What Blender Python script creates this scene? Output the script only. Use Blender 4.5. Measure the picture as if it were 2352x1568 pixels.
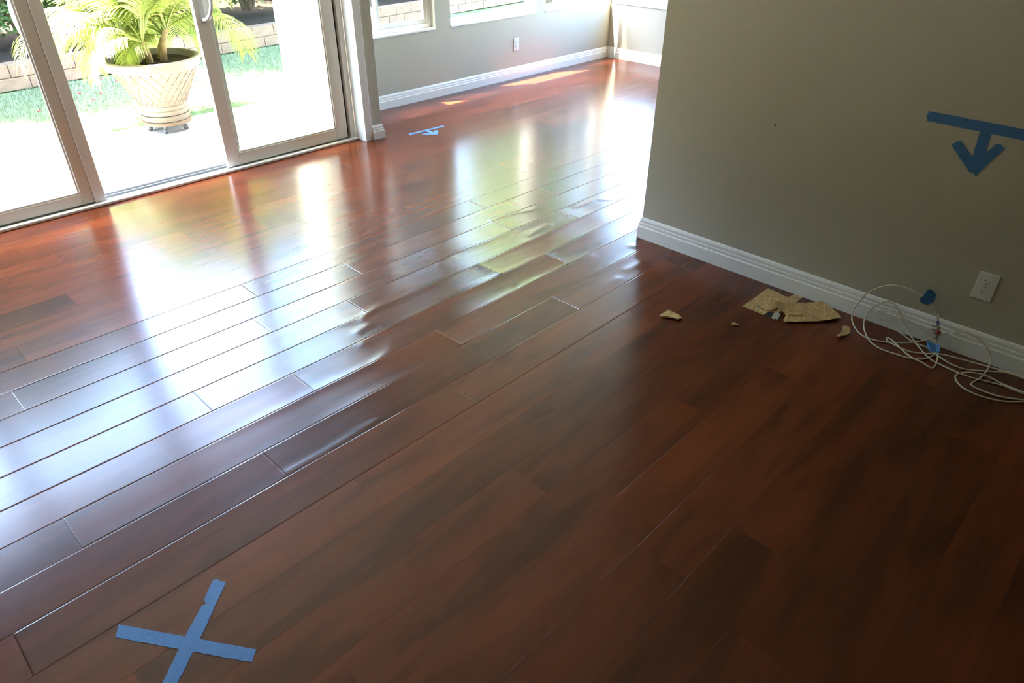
import bpy, bmesh, math, random
from mathutils import Vector, Matrix
random.seed(7)
scene = bpy.context.scene
C = scene.collection
for o in list(bpy.data.objects): bpy.data.objects.remove(o)

# ------------------------------------------------------------------ camera
cam_d = bpy.data.cameras.new('camera'); cam = bpy.data.objects.new('camera', cam_d); C.objects.link(cam)
cam_d.sensor_width = 36.0; cam_d.lens = 1598.8 / 2352 * 36; cam_d.clip_start = .02; cam_d.clip_end = 200
Rr = ((0.6938238, -0.72011495, 0.00655741), (-0.39129808, -0.38462488, -0.836032), (0.60456128, 0.577493, -0.5486415))
m = Matrix.Identity(4)
for i in range(3):
    m[i][0] = Rr[0][i]; m[i][1] = -Rr[1][i]; m[i][2] = -Rr[2][i]
m[0][3], m[1][3], m[2][3] = 0, 0, 1.6
cam.matrix_world = m
scene.camera = cam

# ------------------------------------------------------------------ sky, sun, exposure
SUN = Vector((0.88, -0.47, -2.36)).normalized()
w = bpy.data.worlds.new('sky'); scene.world = w; w.use_nodes = True
nt = w.node_tree; nt.nodes.clear()
sky = nt.nodes.new('ShaderNodeTexSky'); sky.sky_type = 'NISHITA'; sky.sun_disc = False
sky.sun_elevation = math.asin(-SUN.z); sky.sun_rotation = math.atan2(-SUN.x, -SUN.y)
sky.air_density = 1.0; sky.dust_density = 1.6
bg = nt.nodes.new('ShaderNodeBackground'); bg.inputs['Strength'].default_value = 0.58
out = nt.nodes.new('ShaderNodeOutputWorld')
nt.links.new(sky.outputs[0], bg.inputs[0]); nt.links.new(bg.outputs[0], out.inputs[0])
sd = bpy.data.lights.new('sun', 'SUN'); sd.energy = 9.0; sd.angle = math.radians(0.6); sd.color = (1.0, .95, .86)
so = bpy.data.objects.new('sun', sd); C.objects.link(so); so.location = (-3, 9, 12)
so.rotation_euler = SUN.to_track_quat('-Z', 'Y').to_euler()
vs = scene.view_settings
vs.view_transform = 'Standard'; vs.look = 'None'; vs.gamma = 1.0; vs.use_curve_mapping = False
vs.exposure = 4.1
scene.cycles.caustics_reflective = False; scene.cycles.caustics_refractive = False; scene.cycles.sample_clamp_indirect = 6.0
scene.cycles.use_denoising = True; scene.cycles.denoiser = 'OPENIMAGEDENOISE'; scene.cycles.denoising_prefilter = 'ACCURATE'; scene.cycles.denoising_input_passes = 'RGB_ALBEDO_NORMAL'
scene.cycles.use_guiding = True; scene.cycles.use_surface_guiding = True; scene.cycles.guiding_training_samples = 64

# ------------------------------------------------------------------ materials
def newmat(name):
    mt = bpy.data.materials.new(name); mt.use_nodes = True
    t = mt.node_tree; b = t.nodes['Principled BSDF']
    return mt, t, b
def N(t, typ, **kw):
    n = t.nodes.new(typ)
    for k, v in kw.items():
        if k in n.inputs: n.inputs[k].default_value = v
        else: setattr(n, k, v)
    return n
def plain(name, col, rough=.5, spec=.5, metal=0, bump=0, bscale=60, var=0, vscale=8, sheen=0):
    mt, t, b = newmat(name)
    b.inputs['Base Color'].default_value = (*col, 1); b.inputs['Roughness'].default_value = rough
    b.inputs['Specular IOR Level'].default_value = spec; b.inputs['Metallic'].default_value = metal
    tc = N(t, 'ShaderNodeTexCoord')
    if var:
        n = N(t, 'ShaderNodeTexNoise', Scale=vscale, Detail=5.0)
        t.links.new(tc.outputs['Object'], n.inputs['Vector'])
        r = N(t, 'ShaderNodeValToRGB')
        r.color_ramp.elements[0].position = .3; r.color_ramp.elements[1].position = .7
        r.color_ramp.elements[0].color = (*[c * (1 - var) for c in col], 1)
        r.color_ramp.elements[1].color = (*[min(1, c * (1 + var)) for c in col], 1)
        t.links.new(n.outputs['Fac'], r.inputs[0]); t.links.new(r.outputs[0], b.inputs['Base Color'])
    if bump:
        n2 = N(t, 'ShaderNodeTexNoise', Scale=bscale, Detail=3.0)
        t.links.new(tc.outputs['Object'], n2.inputs['Vector'])
        bp = N(t, 'ShaderNodeBump', Strength=bump, Distance=.01)
        t.links.new(n2.outputs['Fac'], bp.inputs['Height']); t.links.new(bp.outputs[0], b.inputs['Normal'])
    return mt
def wood():
    mt, t, b = newmat('cherry_laminate')
    tc = N(t, 'ShaderNodeTexCoord'); oi = N(t, 'ShaderNodeObjectInfo')
    mul = N(t, 'ShaderNodeVectorMath', operation='MULTIPLY'); mul.inputs[1].default_value = (37, 11, 5)
    cmb = N(t, 'ShaderNodeCombineXYZ')
    for k in range(3): t.links.new(oi.outputs['Random'], cmb.inputs[k])
    t.links.new(cmb.outputs[0], mul.inputs[0])
    add = N(t, 'ShaderNodeVectorMath', operation='ADD')
    t.links.new(tc.outputs['Object'], add.inputs[0]); t.links.new(mul.outputs[0], add.inputs[1])
    mp = N(t, 'ShaderNodeMapping'); mp.inputs['Scale'].default_value = (.9, 5.5, 1)
    t.links.new(add.outputs[0], mp.inputs[0])
    n1 = N(t, 'ShaderNodeTexNoise', Scale=1.6, Detail=3.0, Distortion=.8); t.links.new(mp.outputs[0], n1.inputs['Vector'])
    # cathedral figure: contour rings of a stretched noise
    mm = N(t, 'ShaderNodeMath', operation='MULTIPLY'); mm.inputs[1].default_value = 18
    t.links.new(n1.outputs['Fac'], mm.inputs[0])
    sn = N(t, 'ShaderNodeMath', operation='SINE'); t.links.new(mm.outputs[0], sn.inputs[0])
    mr = N(t, 'ShaderNodeMapRange'); mr.inputs['From Min'].default_value = -1; t.links.new(sn.outputs[0], mr.inputs['Value'])
    mp2 = N(t, 'ShaderNodeMapping'); mp2.inputs['Scale'].default_value = (3, 55, 1); t.links.new(add.outputs[0], mp2.inputs[0])
    n2 = N(t, 'ShaderNodeTexNoise', Scale=1.0, Detail=2.0); t.links.new(mp2.outputs[0], n2.inputs['Vector'])
    mp3 = N(t, 'ShaderNodeMapping'); mp3.inputs['Scale'].default_value = (1.3, 6, 1); t.links.new(add.outputs[0], mp3.inputs[0])
    n3 = N(t, 'ShaderNodeTexNoise', Scale=1.4, Detail=2.0); t.links.new(mp3.outputs[0], n3.inputs['Vector'])
    s1 = N(t, 'ShaderNodeMath', operation='MULTIPLY_ADD'); s1.inputs[1].default_value = .13
    t.links.new(mr.outputs[0], s1.inputs[0])
    s2 = N(t, 'ShaderNodeMath', operation='MULTIPLY'); s2.inputs[1].default_value = .14; t.links.new(n2.outputs['Fac'], s2.inputs[0])
    t.links.new(s2.outputs[0], s1.inputs[2])
    s3 = N(t, 'ShaderNodeMath', operation='MULTIPLY_ADD'); s3.inputs[1].default_value = .62
    t.links.new(n3.outputs['Fac'], s3.inputs[0]); t.links.new(s1.outputs[0], s3.inputs[2])
    r = N(t, 'ShaderNodeValToRGB'); e = r.color_ramp.elements
    e[0].position = .28; e[0].color = (.082, .0178, .0055, 1)
    e[1].position = .80; e[1].color = (.21, .041, .0108, 1)
    k = e.new(.53); k.color = (.145, .0295, .0085, 1)
    t.links.new(s3.outputs[0], r.inputs[0])
    hs = N(t, 'ShaderNodeHueSaturation')
    v = N(t, 'ShaderNodeMapRange'); v.inputs['To Min'].default_value = .72; v.inputs['To Max'].default_value = 1.22
    t.links.new(oi.outputs['Random'], v.inputs['Value']); t.links.new(v.outputs[0], hs.inputs['Value'])
    t.links.new(r.outputs[0], hs.inputs['Color']); t.links.new(hs.outputs[0], b.inputs['Base Color'])
    b.inputs['Roughness'].default_value = .21; b.inputs['Specular IOR Level'].default_value = .5
    return mt
def glassmat():
    mt = bpy.data.materials.new('window_glass'); mt.use_nodes = True; t = mt.node_tree; t.nodes.clear()
    o = N(t, 'ShaderNodeOutputMaterial'); mx = N(t, 'ShaderNodeMixShader'); tr = N(t, 'ShaderNodeBsdfTransparent')
    tr.inputs[0].default_value = (.93, .96, .94, 1)
    gl = N(t, 'ShaderNodeBsdfGlossy', Roughness=.01); g = N(t, 'ShaderNodeNewGeometry')
    dt = N(t, 'ShaderNodeVectorMath', operation='DOT_PRODUCT'); t.links.new(g.outputs['Normal'], dt.inputs[0]); t.links.new(g.outputs['Incoming'], dt.inputs[1])
    ab = N(t, 'ShaderNodeMath', operation='ABSOLUTE'); t.links.new(dt.outputs['Value'], ab.inputs[0])
    om = N(t, 'ShaderNodeMath', operation='SUBTRACT'); om.inputs[0].default_value = 1; t.links.new(ab.outputs[0], om.inputs[1])
    pw = N(t, 'ShaderNodeMath', operation='POWER'); pw.inputs[1].default_value = 5; t.links.new(om.outputs[0], pw.inputs[0])
    fr = N(t, 'ShaderNodeMath', operation='MULTIPLY_ADD'); fr.inputs[1].default_value = .35; fr.inputs[2].default_value = .025; t.links.new(pw.outputs[0], fr.inputs[0])
    t.links.new(fr.outputs[0], mx.inputs[0]); t.links.new(tr.outputs[0], mx.inputs[1]); t.links.new(gl.outputs[0], mx.inputs[2])
    t.links.new(mx.outputs[0], o.inputs[0]); return mt
def screenmat():
    mt = bpy.data.materials.new('insect_screen'); mt.use_nodes = True; t = mt.node_tree; t.nodes.clear()
    o = N(t, 'ShaderNodeOutputMaterial'); mx = N(t, 'ShaderNodeMixShader'); tr = N(t, 'ShaderNodeBsdfTransparent')
    df = N(t, 'ShaderNodeBsdfDiffuse'); df.inputs[0].default_value = (.12, .12, .12, 1); g = N(t, 'ShaderNodeNewGeometry')
    dt = N(t, 'ShaderNodeVectorMath', operation='DOT_PRODUCT'); t.links.new(g.outputs['Normal'], dt.inputs[0]); t.links.new(g.outputs['Incoming'], dt.inputs[1])
    ab = N(t, 'ShaderNodeMath', operation='ABSOLUTE'); t.links.new(dt.outputs['Value'], ab.inputs[0])
    dv = N(t, 'ShaderNodeMath', operation='DIVIDE'); dv.inputs[0].default_value = .13; t.links.new(ab.outputs[0], dv.inputs[1]); dv.use_clamp = True
    t.links.new(dv.outputs[0], mx.inputs[0]); t.links.new(tr.outputs[0], mx.inputs[1]); t.links.new(df.outputs[0], mx.inputs[2])
    t.links.new(mx.outputs[0], o.inputs[0]); return mt
def leafmat(name, c1, c2, trans=.35):
    mt, t, b = newmat(name)
    g = N(t, 'ShaderNodeNewGeometry'); r = N(t, 'ShaderNodeValToRGB')
    r.color_ramp.elements[0].color = (*c1, 1); r.color_ramp.elements[1].color = (*c2, 1)
    t.links.new(g.outputs['Random Per Island'], r.inputs[0]); t.links.new(r.outputs[0], b.inputs['Base Color'])
    b.inputs['Roughness'].default_value = .45
    tl = N(t, 'ShaderNodeBsdfTranslucent'); t.links.new(r.outputs[0], tl.inputs[0])
    mx = N(t, 'ShaderNodeMixShader'); mx.inputs[0].default_value = trans
    o = t.nodes['Material Output']
    t.links.new(b.outputs[0], mx.inputs[1]); t.links.new(tl.outputs[0], mx.inputs[2]); t.links.new(mx.outputs[0], o.inputs[0])
    return mt
M = {}
M['wood'] = wood()
M['wall'] = plain('greige_wall_paint', (.475, .448, .368), .75, .3, bump=.12, bscale=160)
M['white'] = plain('white_trim_paint', (.82, .82, .81), .4, .5, bump=.03, bscale=40)
M['vinyl'] = plain('white_vinyl', (.80, .785, .745), .4, .5, var=.02)
M['ceil'] = plain('ceiling_paint', (.60, .59, .56), .85, .2, bump=.1, bscale=120)
M['alu'] = plain('grey_track_metal', (.5, .5, .5), .35, .5, .8, var=.05)
M['sill'] = plain('grey_sill_metal', (.10, .105, .11), .5, .5, 0, var=.05)
M['dark'] = plain('dark_gap_fill', (.03, .035, .03), .7, .2, var=.1)
M['handle'] = plain('handle_vinyl', (.55, .56, .54), .35, .5, var=.03)
M['glass'] = glassmat()
M['screen'] = screenmat()
M['tape'] = plain('blue_masking_tape', (.045, .165, .39), .5, .5, bump=.25, bscale=400, var=.08, vscale=30)
M['tan'] = plain('tan_fibreboard', (.56, .37, .165), .9, .15, bump=1.0, bscale=90, var=.25, vscale=40)
M['tan_smooth'] = plain('tan_backing_paper', (.50, .32, .13), .8, .2, bump=.15, bscale=60, var=.08)
M['under'] = plain('dark_underlay', (.012, .02, .028), .35, .6, var=.3, vscale=60)
M['greyglue'] = plain('pale_grey_residue', (.42, .42, .34), .7, .3, bump=.5, bscale=200, var=.2, vscale=90)
M['coax'] = plain('ivory_cable_jacket', (.62, .55, .42), .45, .4, var=.04)
M['steel'] = plain('nickel_connector', (.55, .53, .5), .28, .5, 1.0, var=.05)
M['red'] = plain('red_plastic_ring', (.5, .02, .02), .4, .4, var=.05)
M['purple'] = plain('blue_plastic_ring', (.05, .05, .4), .4, .4, var=.05)
M['plate'] = plain('outlet_white_plastic', (.72, .72, .70), .35, .5, var=.01)
M['slot'] = plain('outlet_slot_black', (.02, .02, .02), .6, .3, var=.1)
M['concrete'] = plain('pale_concrete', (.44, .42, .39), .85, .2, bump=.2, bscale=90, var=.08, vscale=3)
M['lawn'] = plain('lawn_soil', (.10, .14, .06), .95, .1, bump=.5, bscale=60, var=.35, vscale=12)
M['soil'] = plain('bed_mulch', (.035, .025, .018), .95, .1, bump=.7, bscale=40, var=.4, vscale=25)
M['block'] = plain('tan_garden_block', (.20, .13, .088), .9, .15, bump=.5, bscale=60, var=.14, vscale=9)
M['mortar'] = plain('block_mortar', (.16, .11, .08), .95, .1, var=.2)
M['stucco'] = plain('cream_stucco', (.78, .74, .64), .9, .15, bump=.35, bscale=70, var=.03)
M['dark_backing'] = plain('dark_backing_brown', (.14, .11, .085), .9, .15, bump=.35, bscale=20, var=.15)
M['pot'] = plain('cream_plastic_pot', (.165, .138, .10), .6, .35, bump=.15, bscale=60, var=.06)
M['caddy'] = plain('terracotta_caddy', (.16, .11, .07), .6, .35, var=.06)
M['wheel'] = plain('grey_caster', (.12, .12, .12), .45, .4, var=.1)
M['stem'] = plain('palm_stem', (.32, .24, .12), .8, .2, bump=.6, bscale=40, var=.3, vscale=20)
M['petal'] = plain('red_petal', (.65, .05, .08), .6, .2, var=.2, vscale=30)
M['frond'] = leafmat('palm_leaflets', (.17, .26, .045), (.36, .38, .10), .4)
M['grass'] = leafmat('grass_blades', (.15, .185, .11), (.27, .31, .20), .3)
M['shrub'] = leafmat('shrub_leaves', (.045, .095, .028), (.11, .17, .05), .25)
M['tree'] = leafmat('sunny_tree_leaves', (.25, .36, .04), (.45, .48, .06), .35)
M['bark'] = plain('bark', (.14, .10, .07), .9, .15, bump=.7, bscale=30, var=.3, vscale=15)

# ------------------------------------------------------------------ mesh helpers
def new_obj(name, me, mat, parent=None, loc=None, smooth=False):
    if not me.materials and mat is not None: me.materials.append(M[mat] if isinstance(mat, str) else mat)
    o = bpy.data.objects.new(name, me); C.objects.link(o)
    if parent is not None: o.parent = parent
    if loc is not None: o.location = loc
    if smooth:
        for p in me.polygons: p.use_smooth = True
    return o
def obj(name, bm, mat, parent=None, loc=None, smooth=False):
    bmesh.ops.recalc_face_normals(bm, faces=bm.faces)
    me = bpy.data.meshes.new(name); bm.to_mesh(me); bm.free()
    return new_obj(name, me, mat, parent, loc, smooth)
def empty(name, loc=(0, 0, 0), rz=0):
    o = bpy.data.objects.new(name, None); C.objects.link(o); o.location = loc; o.rotation_euler = (0, 0, rz)
    o.empty_display_size = .05; return o
def tag(o, label=None, cat=None, group=None, kind=None):
    if label: o['label'] = label
    if cat: o['category'] = cat
    if group: o['group'] = group
    if kind: o['kind'] = kind
    return o
def abox(bm, x0, x1, y0, y1, z0, z1, bev=0):
    vs_ = [bm.verts.new((x, y, z)) for z in (z0, z1) for y in (y0, y1) for x in (x0, x1)]
    fs = [(0, 2, 3, 1), (4, 5, 7, 6), (0, 1, 5, 4), (2, 6, 7, 3), (0, 4, 6, 2), (1, 3, 7, 5)]
    faces = [bm.faces.new([vs_[i] for i in f]) for f in fs]
    if bev:
        ed = list({e for f in faces for e in f.edges})
        bmesh.ops.bevel(bm, geom=ed, offset=bev, segments=2, affect='EDGES', profile=.6)
def box(name, mat, parent, x0, x1, y0, y1, z0, z1, bev=0):
    bm = bmesh.new(); abox(bm, x0, x1, y0, y1, z0, z1, bev); return obj(name, bm, mat, parent)
def aprism(bm, pts, vec):
    vec = Vector(vec); a = [bm.verts.new(p) for p in pts]; b = [bm.verts.new(Vector(p) + vec) for p in pts]
    n = len(pts); bm.faces.new(a); bm.faces.new(b[::-1])
    for i in range(n): bm.faces.new((a[i], b[i], b[(i + 1) % n], a[(i + 1) % n]))
def alathe(bm, prof, seg=40, c=(0, 0, 0)):
    rings = []
    for r, z in prof:
        rings.append([bm.verts.new((c[0] + r * math.cos(2 * math.pi * k / seg), c[1] + r * math.sin(2 * math.pi * k / seg), c[2] + z)) for k in range(seg)])
    for a, b in zip(rings, rings[1:]):
        for k in range(seg): bm.faces.new((a[k], a[(k + 1) % seg], b[(k + 1) % seg], b[k]))
    bm.faces.new(rings[0][::-1]); bm.faces.new(rings[-1])
def catmull(P, n=5):
    P = [Vector(p) for p in P]; out_ = []
    for i in range(len(P) - 1):
        p0 = P[max(i - 1, 0)]; p1 = P[i]; p2 = P[i + 1]; p3 = P[min(i + 2, len(P) - 1)]
        for k in range(n):
            t = k / n
            out_.append(.5 * ((2 * p1) + (p2 - p0) * t + (2 * p0 - 5 * p1 + 4 * p2 - p3) * t * t + (3 * p1 - p0 - 3 * p2 + p3) * t ** 3))
    out_.append(P[-1]); return out_
def atube(bm, P, r, seg=8):
    P = [Vector(p) for p in P]; rad = r if isinstance(r, (list, tuple)) else [r] * len(P)
    up = None; rings = []
    for i, p in enumerate(P):
        d = (P[min(i + 1, len(P) - 1)] - P[max(i - 1, 0)])
        if d.length < 1e-9: d = Vector((0, 0, 1))
        d.normalize()
        if up is None:
            up = d.orthogonal().normalized()
        up = (up - d * up.dot(d))
        up = up.normalized() if up.length > 1e-6 else d.orthogonal().normalized()
        s = d.cross(up)
        rings.append([bm.verts.new(p + (up * math.cos(2 * math.pi * k / seg) + s * math.sin(2 * math.pi * k / seg)) * rad[i]) for k in range(seg)])
    for a, b in zip(rings, rings[1:]):
        for k in range(seg): bm.faces.new((a[k], a[(k + 1) % seg], b[(k + 1) % seg], b[k]))
    bm.faces.new(rings[0][::-1]); bm.faces.new(rings[-1])
def tube(name, mat, parent, P, r, seg=8):
    bm = bmesh.new(); atube(bm, P, r, seg); return obj(name, bm, mat, parent, smooth=True)
def struct(o): o['kind'] = 'structure'; return o

# ------------------------------------------------------------------ room dimensions (metres, camera above the origin)
XW, YE = 3.0, 1.905            # right wall face and its end
YD, YF = 4.33, 4.95            # door-wall face, window-wall face
XS = 6.68                      # far side wall
XL, YB, CZ = -3.2, -2.6, 2.5   # unseen left and back walls, ceiling
YN = .5                        # unseen near end of the window room
DX0, DX1, DH = -.70, 2.946, 2.05
SILL, HEAD = .555, 2.03

bm = bmesh.new(); aprism(bm, [(XL, YB, -.14), (XW + .115, YB, -.14), (XW + .115, YN, -.14), (XS, YN, -.14), (XS, YF, -.14), (3.10, YF, -.14), (3.10, 4.44, -.14), (XL, 4.44, -.14)], (0, 0, .131))
floor = struct(obj('floor', bm, 'wood'))
floor['label'] = 'reddish brown cherry laminate plank floor, buckled in the middle'

# planks ------------------------------------------------------------
PW, PL, Y0 = .1625, 1.48, 1.65
OFF = {-9: 1.188, -6: 2.344, -5: 1.913, -4: 1.216, -3: 1.551, -2: .826, -1: 1.378, 0: 2.166, 1: 1.6, 2: .997, 3: .673, 4: 1.479,
       6: .2, 7: 1.215, 8: 1.787, 10: .603, 11: 1.64}
BL = [([(1.426, 2.271), (1.538, 2.317), (1.642, 2.322), (1.786, 2.326)], .018, .0045),
      ([(1.356, 2.205), (1.428, 2.217)], .02, .005), ([(1.316, 2.11)], .022, .0045),
      ([(1.285, 1.971), (1.372, 2.0)], .022, .0045),
      ([(1.239, 1.703), (1.365, 1.712), (1.483, 1.717), (1.617, 1.758)], .018, .0045),
      ([(2.113, 1.995)], .014, -.005), ([(2.484, 1.989)], .014, -.005),
      ([(2.168, 1.705), (2.273, 1.714), (2.526, 1.701)], .022, .0035),
      ([(2.631, 1.726), (2.771, 1.719)], .022, .0035), ([(2.88, 1.864)], .025, .004),
      ([(2.592, 2.642), (2.748, 2.619), (2.886, 2.573)], .02, .004),
      ([(2.59, 2.352), (2.774, 2.372)], .022, .004), ([(2.868, 2.734)], .03, .003),
      ([(3.075, 2.43), (3.258, 2.41), (3.322, 2.34)], .018, .004),
      ([(.689, 1.665), (.857, 1.663), (1.05, 1.672)], .014, .003),
      ([(2.014, 2.43), (2.119, 2.449)], .018, .003), ([(1.737, 2.346), (1.857, 2.379)], .022, .003),
      ([(2.42, 1.96), (2.62, 1.95)], .03, .003), ([(1.40, 2.03), (1.60, 2.09)], .03, .002)]
def sdist(px, py, pts):
    if len(pts) == 1: return math.hypot(px - pts[0][0], py - pts[0][1])
    best = 9
    for (ax, ay), (bx, by) in zip(pts, pts[1:]):
        dx, dy = bx - ax, by - ay; t = max(0, min(1, ((px - ax) * dx + (py - ay) * dy) / (dx * dx + dy * dy)))
        best = min(best, math.hypot(px - ax - t * dx, py - ay - t * dy))
    return best
def amp(x, y):
    return .0034 * math.exp(-((x - 2.15) / 1.0) ** 2 - ((y - 2.1) / .42) ** 2) + (.0013) * math.exp(-((x - .95) / .65) ** 2 - ((y - 1.8) / .3) ** 2)
def warp(x, y, v, e):
    a = amp(x, y)
    h = a * (abs(v) ** 3) * (.75 + .35 * math.sin(5.1 * x + 11 * y)) + a * .7 * max(0, 1 - e / .07) ** 2
    for pts, wd, ht in BL:
        if min(abs(x - p[0]) for p in pts) > .35 or abs(y - pts[0][1]) > .3: continue
        d = sdist(x, y, pts) / wd
        if d < 3: h += .42 * ht * math.exp(-d * d)
    return h
_flat = {}
def flat_plank(L, W):
    key = (round(L, 4), round(W, 4))
    if key in _flat: return _flat[key]
    bm = bmesh.new(); g = .00012; b = .0003
    abox(bm, g, L - g, g, W - g, -.008, 0)
    top = [e for e in bm.edges if all(v.co.z > -.001 for v in e.verts)]
    bmesh.ops.bevel(bm, geom=top, offset=b, segments=2, affect='EDGES', profile=.5)
    bmesh.ops.recalc_face_normals(bm, faces=bm.faces)
    me = bpy.data.meshes.new('plank'); bm.to_mesh(me); bm.free(); me.materials.append(M['wood'])
    _flat[key] = me; return me
def warped_plank(x0, y0, L, W):
    g = .00012
    nx = max(8, int(L / .012)); ys = [g, .0008, .006, .013] + [W * k / 12 for k in range(2, 11)] + [W - .013, W - .006, W - .0008, W - g]
    xs = [g, .0008, .006] + [L * k / nx for k in range(1, nx)] + [L - .006, L - .0008, L - g]
    verts = []; faces = []
    ny = len(ys)
    for x in xs:
        for y in ys:
            v = 2 * y / W - 1; e = min(x, L - x)
            z = warp(x0 + x, y0 + y, v, e)
            ed = min(y, W - y, x, L - x)
            if ed < .0005: z -= .0003
            verts.append((x, y, z))
    n = len(xs)
    for i in range(n - 1):
        for j in range(ny - 1): faces.append((i * ny + j, (i + 1) * ny + j, (i + 1) * ny + j + 1, i * ny + j + 1))
    # skirt down to the subfloor
    ring = [i * ny for i in range(n)] + [(n - 1) * ny + j for j in range(1, ny)] + [i * ny + ny - 1 for i in range(n - 2, -1, -1)] + [j for j in range(ny - 2, 0, -1)]
    base = len(verts)
    for r in ring: verts.append((verts[r][0], verts[r][1], -.008))
    k = len(ring)
    for i in range(k): faces.append((ring[i], base + i, base + (i + 1) % k, ring[(i + 1) % k]))
    me = bpy.data.meshes.new('plank'); me.from_pydata(verts, [], faces); me.materials.append(M['wood'])
    for p in me.polygons[:(n - 1) * (ny - 1)]: p.use_smooth = True
    return me
rng = random.Random(3)
for r in range(-14, 21):
    y0 = Y0 + PW * r; y1 = y0 + PW
    off = OFF.get(r, rng.uniform(0, PL))
    spans = []
    if y0 < YE - .2: spans.append((-1.0, XW, y0, y1))
    elif y1 <= YD + .08: spans.append((-1.0, XS, y0, y1))
    else:
        if y0 < 4.4: spans.append((-1.0, 2.946, y0, min(y1, 4.43)))
        spans.append((3.105 if y0 >= 4.3 else 2.946, XS, y0, min(y1, YF)))
    for sx0, sx1, ya, yb in spans:
        k0 = math.floor((sx0 - off) / PL)
        x = off + k0 * PL
        while x < sx1:
            a, b = max(x, sx0), min(x + PL, sx1)
            x += PL
            if b - a < .03 or yb - ya < .01: continue
            # leave out what lies behind the camera
            if (a + b) / 2 * .62 + (ya + yb) / 2 * .58 < .1: continue
            if -1 <= r <= 7 and b > .3 and a < 3.5: me = warped_plank(a, ya, b - a, yb - ya)
            else: me = flat_plank(b - a, yb - ya)
            new_obj('plank', me, None, floor, (a, ya, 0))

# walls ------------------------------------------------------------
def wall(name, boxes, label=None):
    bm = bmesh.new()
    for b in boxes: abox(bm, *b)
    o = struct(obj(name, bm, 'wall'))
    if label: o['label'] = label
    return o
wall('wall_right', [(XW, XW + .115, YB, YE, 0, CZ)], 'greige painted partition wall with open end on the right')
wall('wall_back', [(XL - .12, XW + .115, YB - .12, YB, -.14, CZ)])
bm = bmesh.new(); aprism(bm, [(XW - .0002, 1.29 + .003 * math.cos(a) + .001 * math.sin(3 * a), .731 + .006 * math.sin(a)) for a in [k * .6283 for k in range(10)]], (-.0006, 0, 0)); obj('nail_hole', bm, 'slot', bpy.data.objects['wall_right'])
wall('wall_near', [(XW + .115, XS + .12, YN - .12, YN, -.14, CZ)])
wall('wall_left', [(XL - .12, XL, YB, YD + .2, -.14, CZ)])
wall('wall_door', [(XL - .12, DX0, YD, YD + .2, -.14, CZ), (DX0, DX1 + .05, YD, YD + .2, DH, CZ), (DX1 + .058, 3.10, YD, YF + .12, -.14, CZ)],
     'greige wall stub beside the sliding door')
W1, W2, W3 = (3.22, 4.20), (4.375, 5.482), (5.622, XS - .02)
W4 = (3.05, 4.885)
wall('wall_far', [(3.10, XS + .12, YF, YF + .12, -.14, SILL), (3.10, XS + .12, YF, YF + .12, HEAD, CZ),
                  (3.10, W1[0], YF, YF + .12, SILL, HEAD), (W1[1], W2[0], YF, YF + .12, SILL, HEAD), (W2[1], W3[0], YF, YF + .12, SILL, HEAD),
                  (W3[1], XS + .12, YF, YF + .12, SILL, HEAD)], 'greige wall below the row of windows')
wall('wall_side', [(XS, XS + .12, YN, YF, -.14, .545), (XS, XS + .12, YN, YF, HEAD, CZ), (XS, XS + .12, YN, W4[0], .545, HEAD),
                   (XS, XS + .12, W4[1], YF, .545, HEAD)], 'greige side wall beyond the far corner')
bm = bmesh.new(); aprism(bm, [(XL - .12, YB - .12, CZ), (XW + .115, YB - .12, CZ), (XW + .115, YN - .12, CZ), (XS + .12, YN - .12, CZ), (XS + .12, YF + .12, CZ), (XL - .12, YF + .12, CZ)], (0, 0, .1))
struct(obj('ceiling', bm, 'ceil'))
bm = bmesh.new(); aprism(bm, [(XL - .4, YB - .4, CZ + .1), (XW + .3, YB - .4, CZ + .1), (XW + .3, YN - .3, CZ + .1), (XS + .3, YN - .3, CZ + .1), (XS + .3, 5.15, CZ + .1), (3.06, 5.15, CZ + .1), (3.06, 5.45, CZ + .1), (XL - .4, 5.45, CZ + .1)], (0, 0, .12))
struct(obj('roof', bm, 'stucco'))

# baseboards: stepped profile (offset from wall, height)
PROF = [(0, 0), (.015, 0), (.015, .062), (.011, .066), (.011, .080), (.0085, .084), (.0085, .097), (.004, .107), (0, .110)]
def baseboard(name, path, normals, h=1.0, label=None):
    """path: corner points on the wall face; normals: the outward offset direction at every corner (mitred)"""
    bm = bmesh.new(); rows = []
    for (x, y), (nx, ny) in zip(path, normals):
        rows.append([bm.verts.new((x + nx * d, y + ny * d, .0004 + z * h)) for d, z in PROF])
    for a, b in zip(rows, rows[1:]):
        for k in range(len(PROF) - 1): bm.faces.new((a[k], b[k], b[k + 1], a[k + 1]))
        bm.faces.new((a[-1], b[-1], b[0], a[0]))
    bm.faces.new(rows[0]); bm.faces.new(rows[-1][::-1])
    o = struct(obj(name, bm, 'white'))
    if label: o['label'] = label
    return o
baseboard('baseboard_right', [(XW, YB), (XW, YE), (XW + .115, YE), (XW + .115, YN)], [(-1, 0), (-1, 1), (1, 1), (1, 0)], 1.06, 'white moulded baseboard along the right wall')
baseboard('baseboard_far', [(3.10, YF), (XS, YF), (XS, YN)], [(0, -1), (-1, -1), (-1, 0)], 1.0, 'white moulded baseboard under the far windows')
baseboard('baseboard_door', [(3.012, YD), (3.10, YD), (3.10, YF)], [(0, -1.2), (1.2, -1.2), (1.2, 0)], .92, 'white baseboard block wrapping the wall stub')

# door casing
bm = bmesh.new(); abox(bm, DX1, DX1 + .062, YD - .012, YD + .115, 0.0005, DH + .05, .003)
tag(struct(obj('trim_1', bm, 'white')), 'white door casing post beside the sliding glass door')

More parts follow.
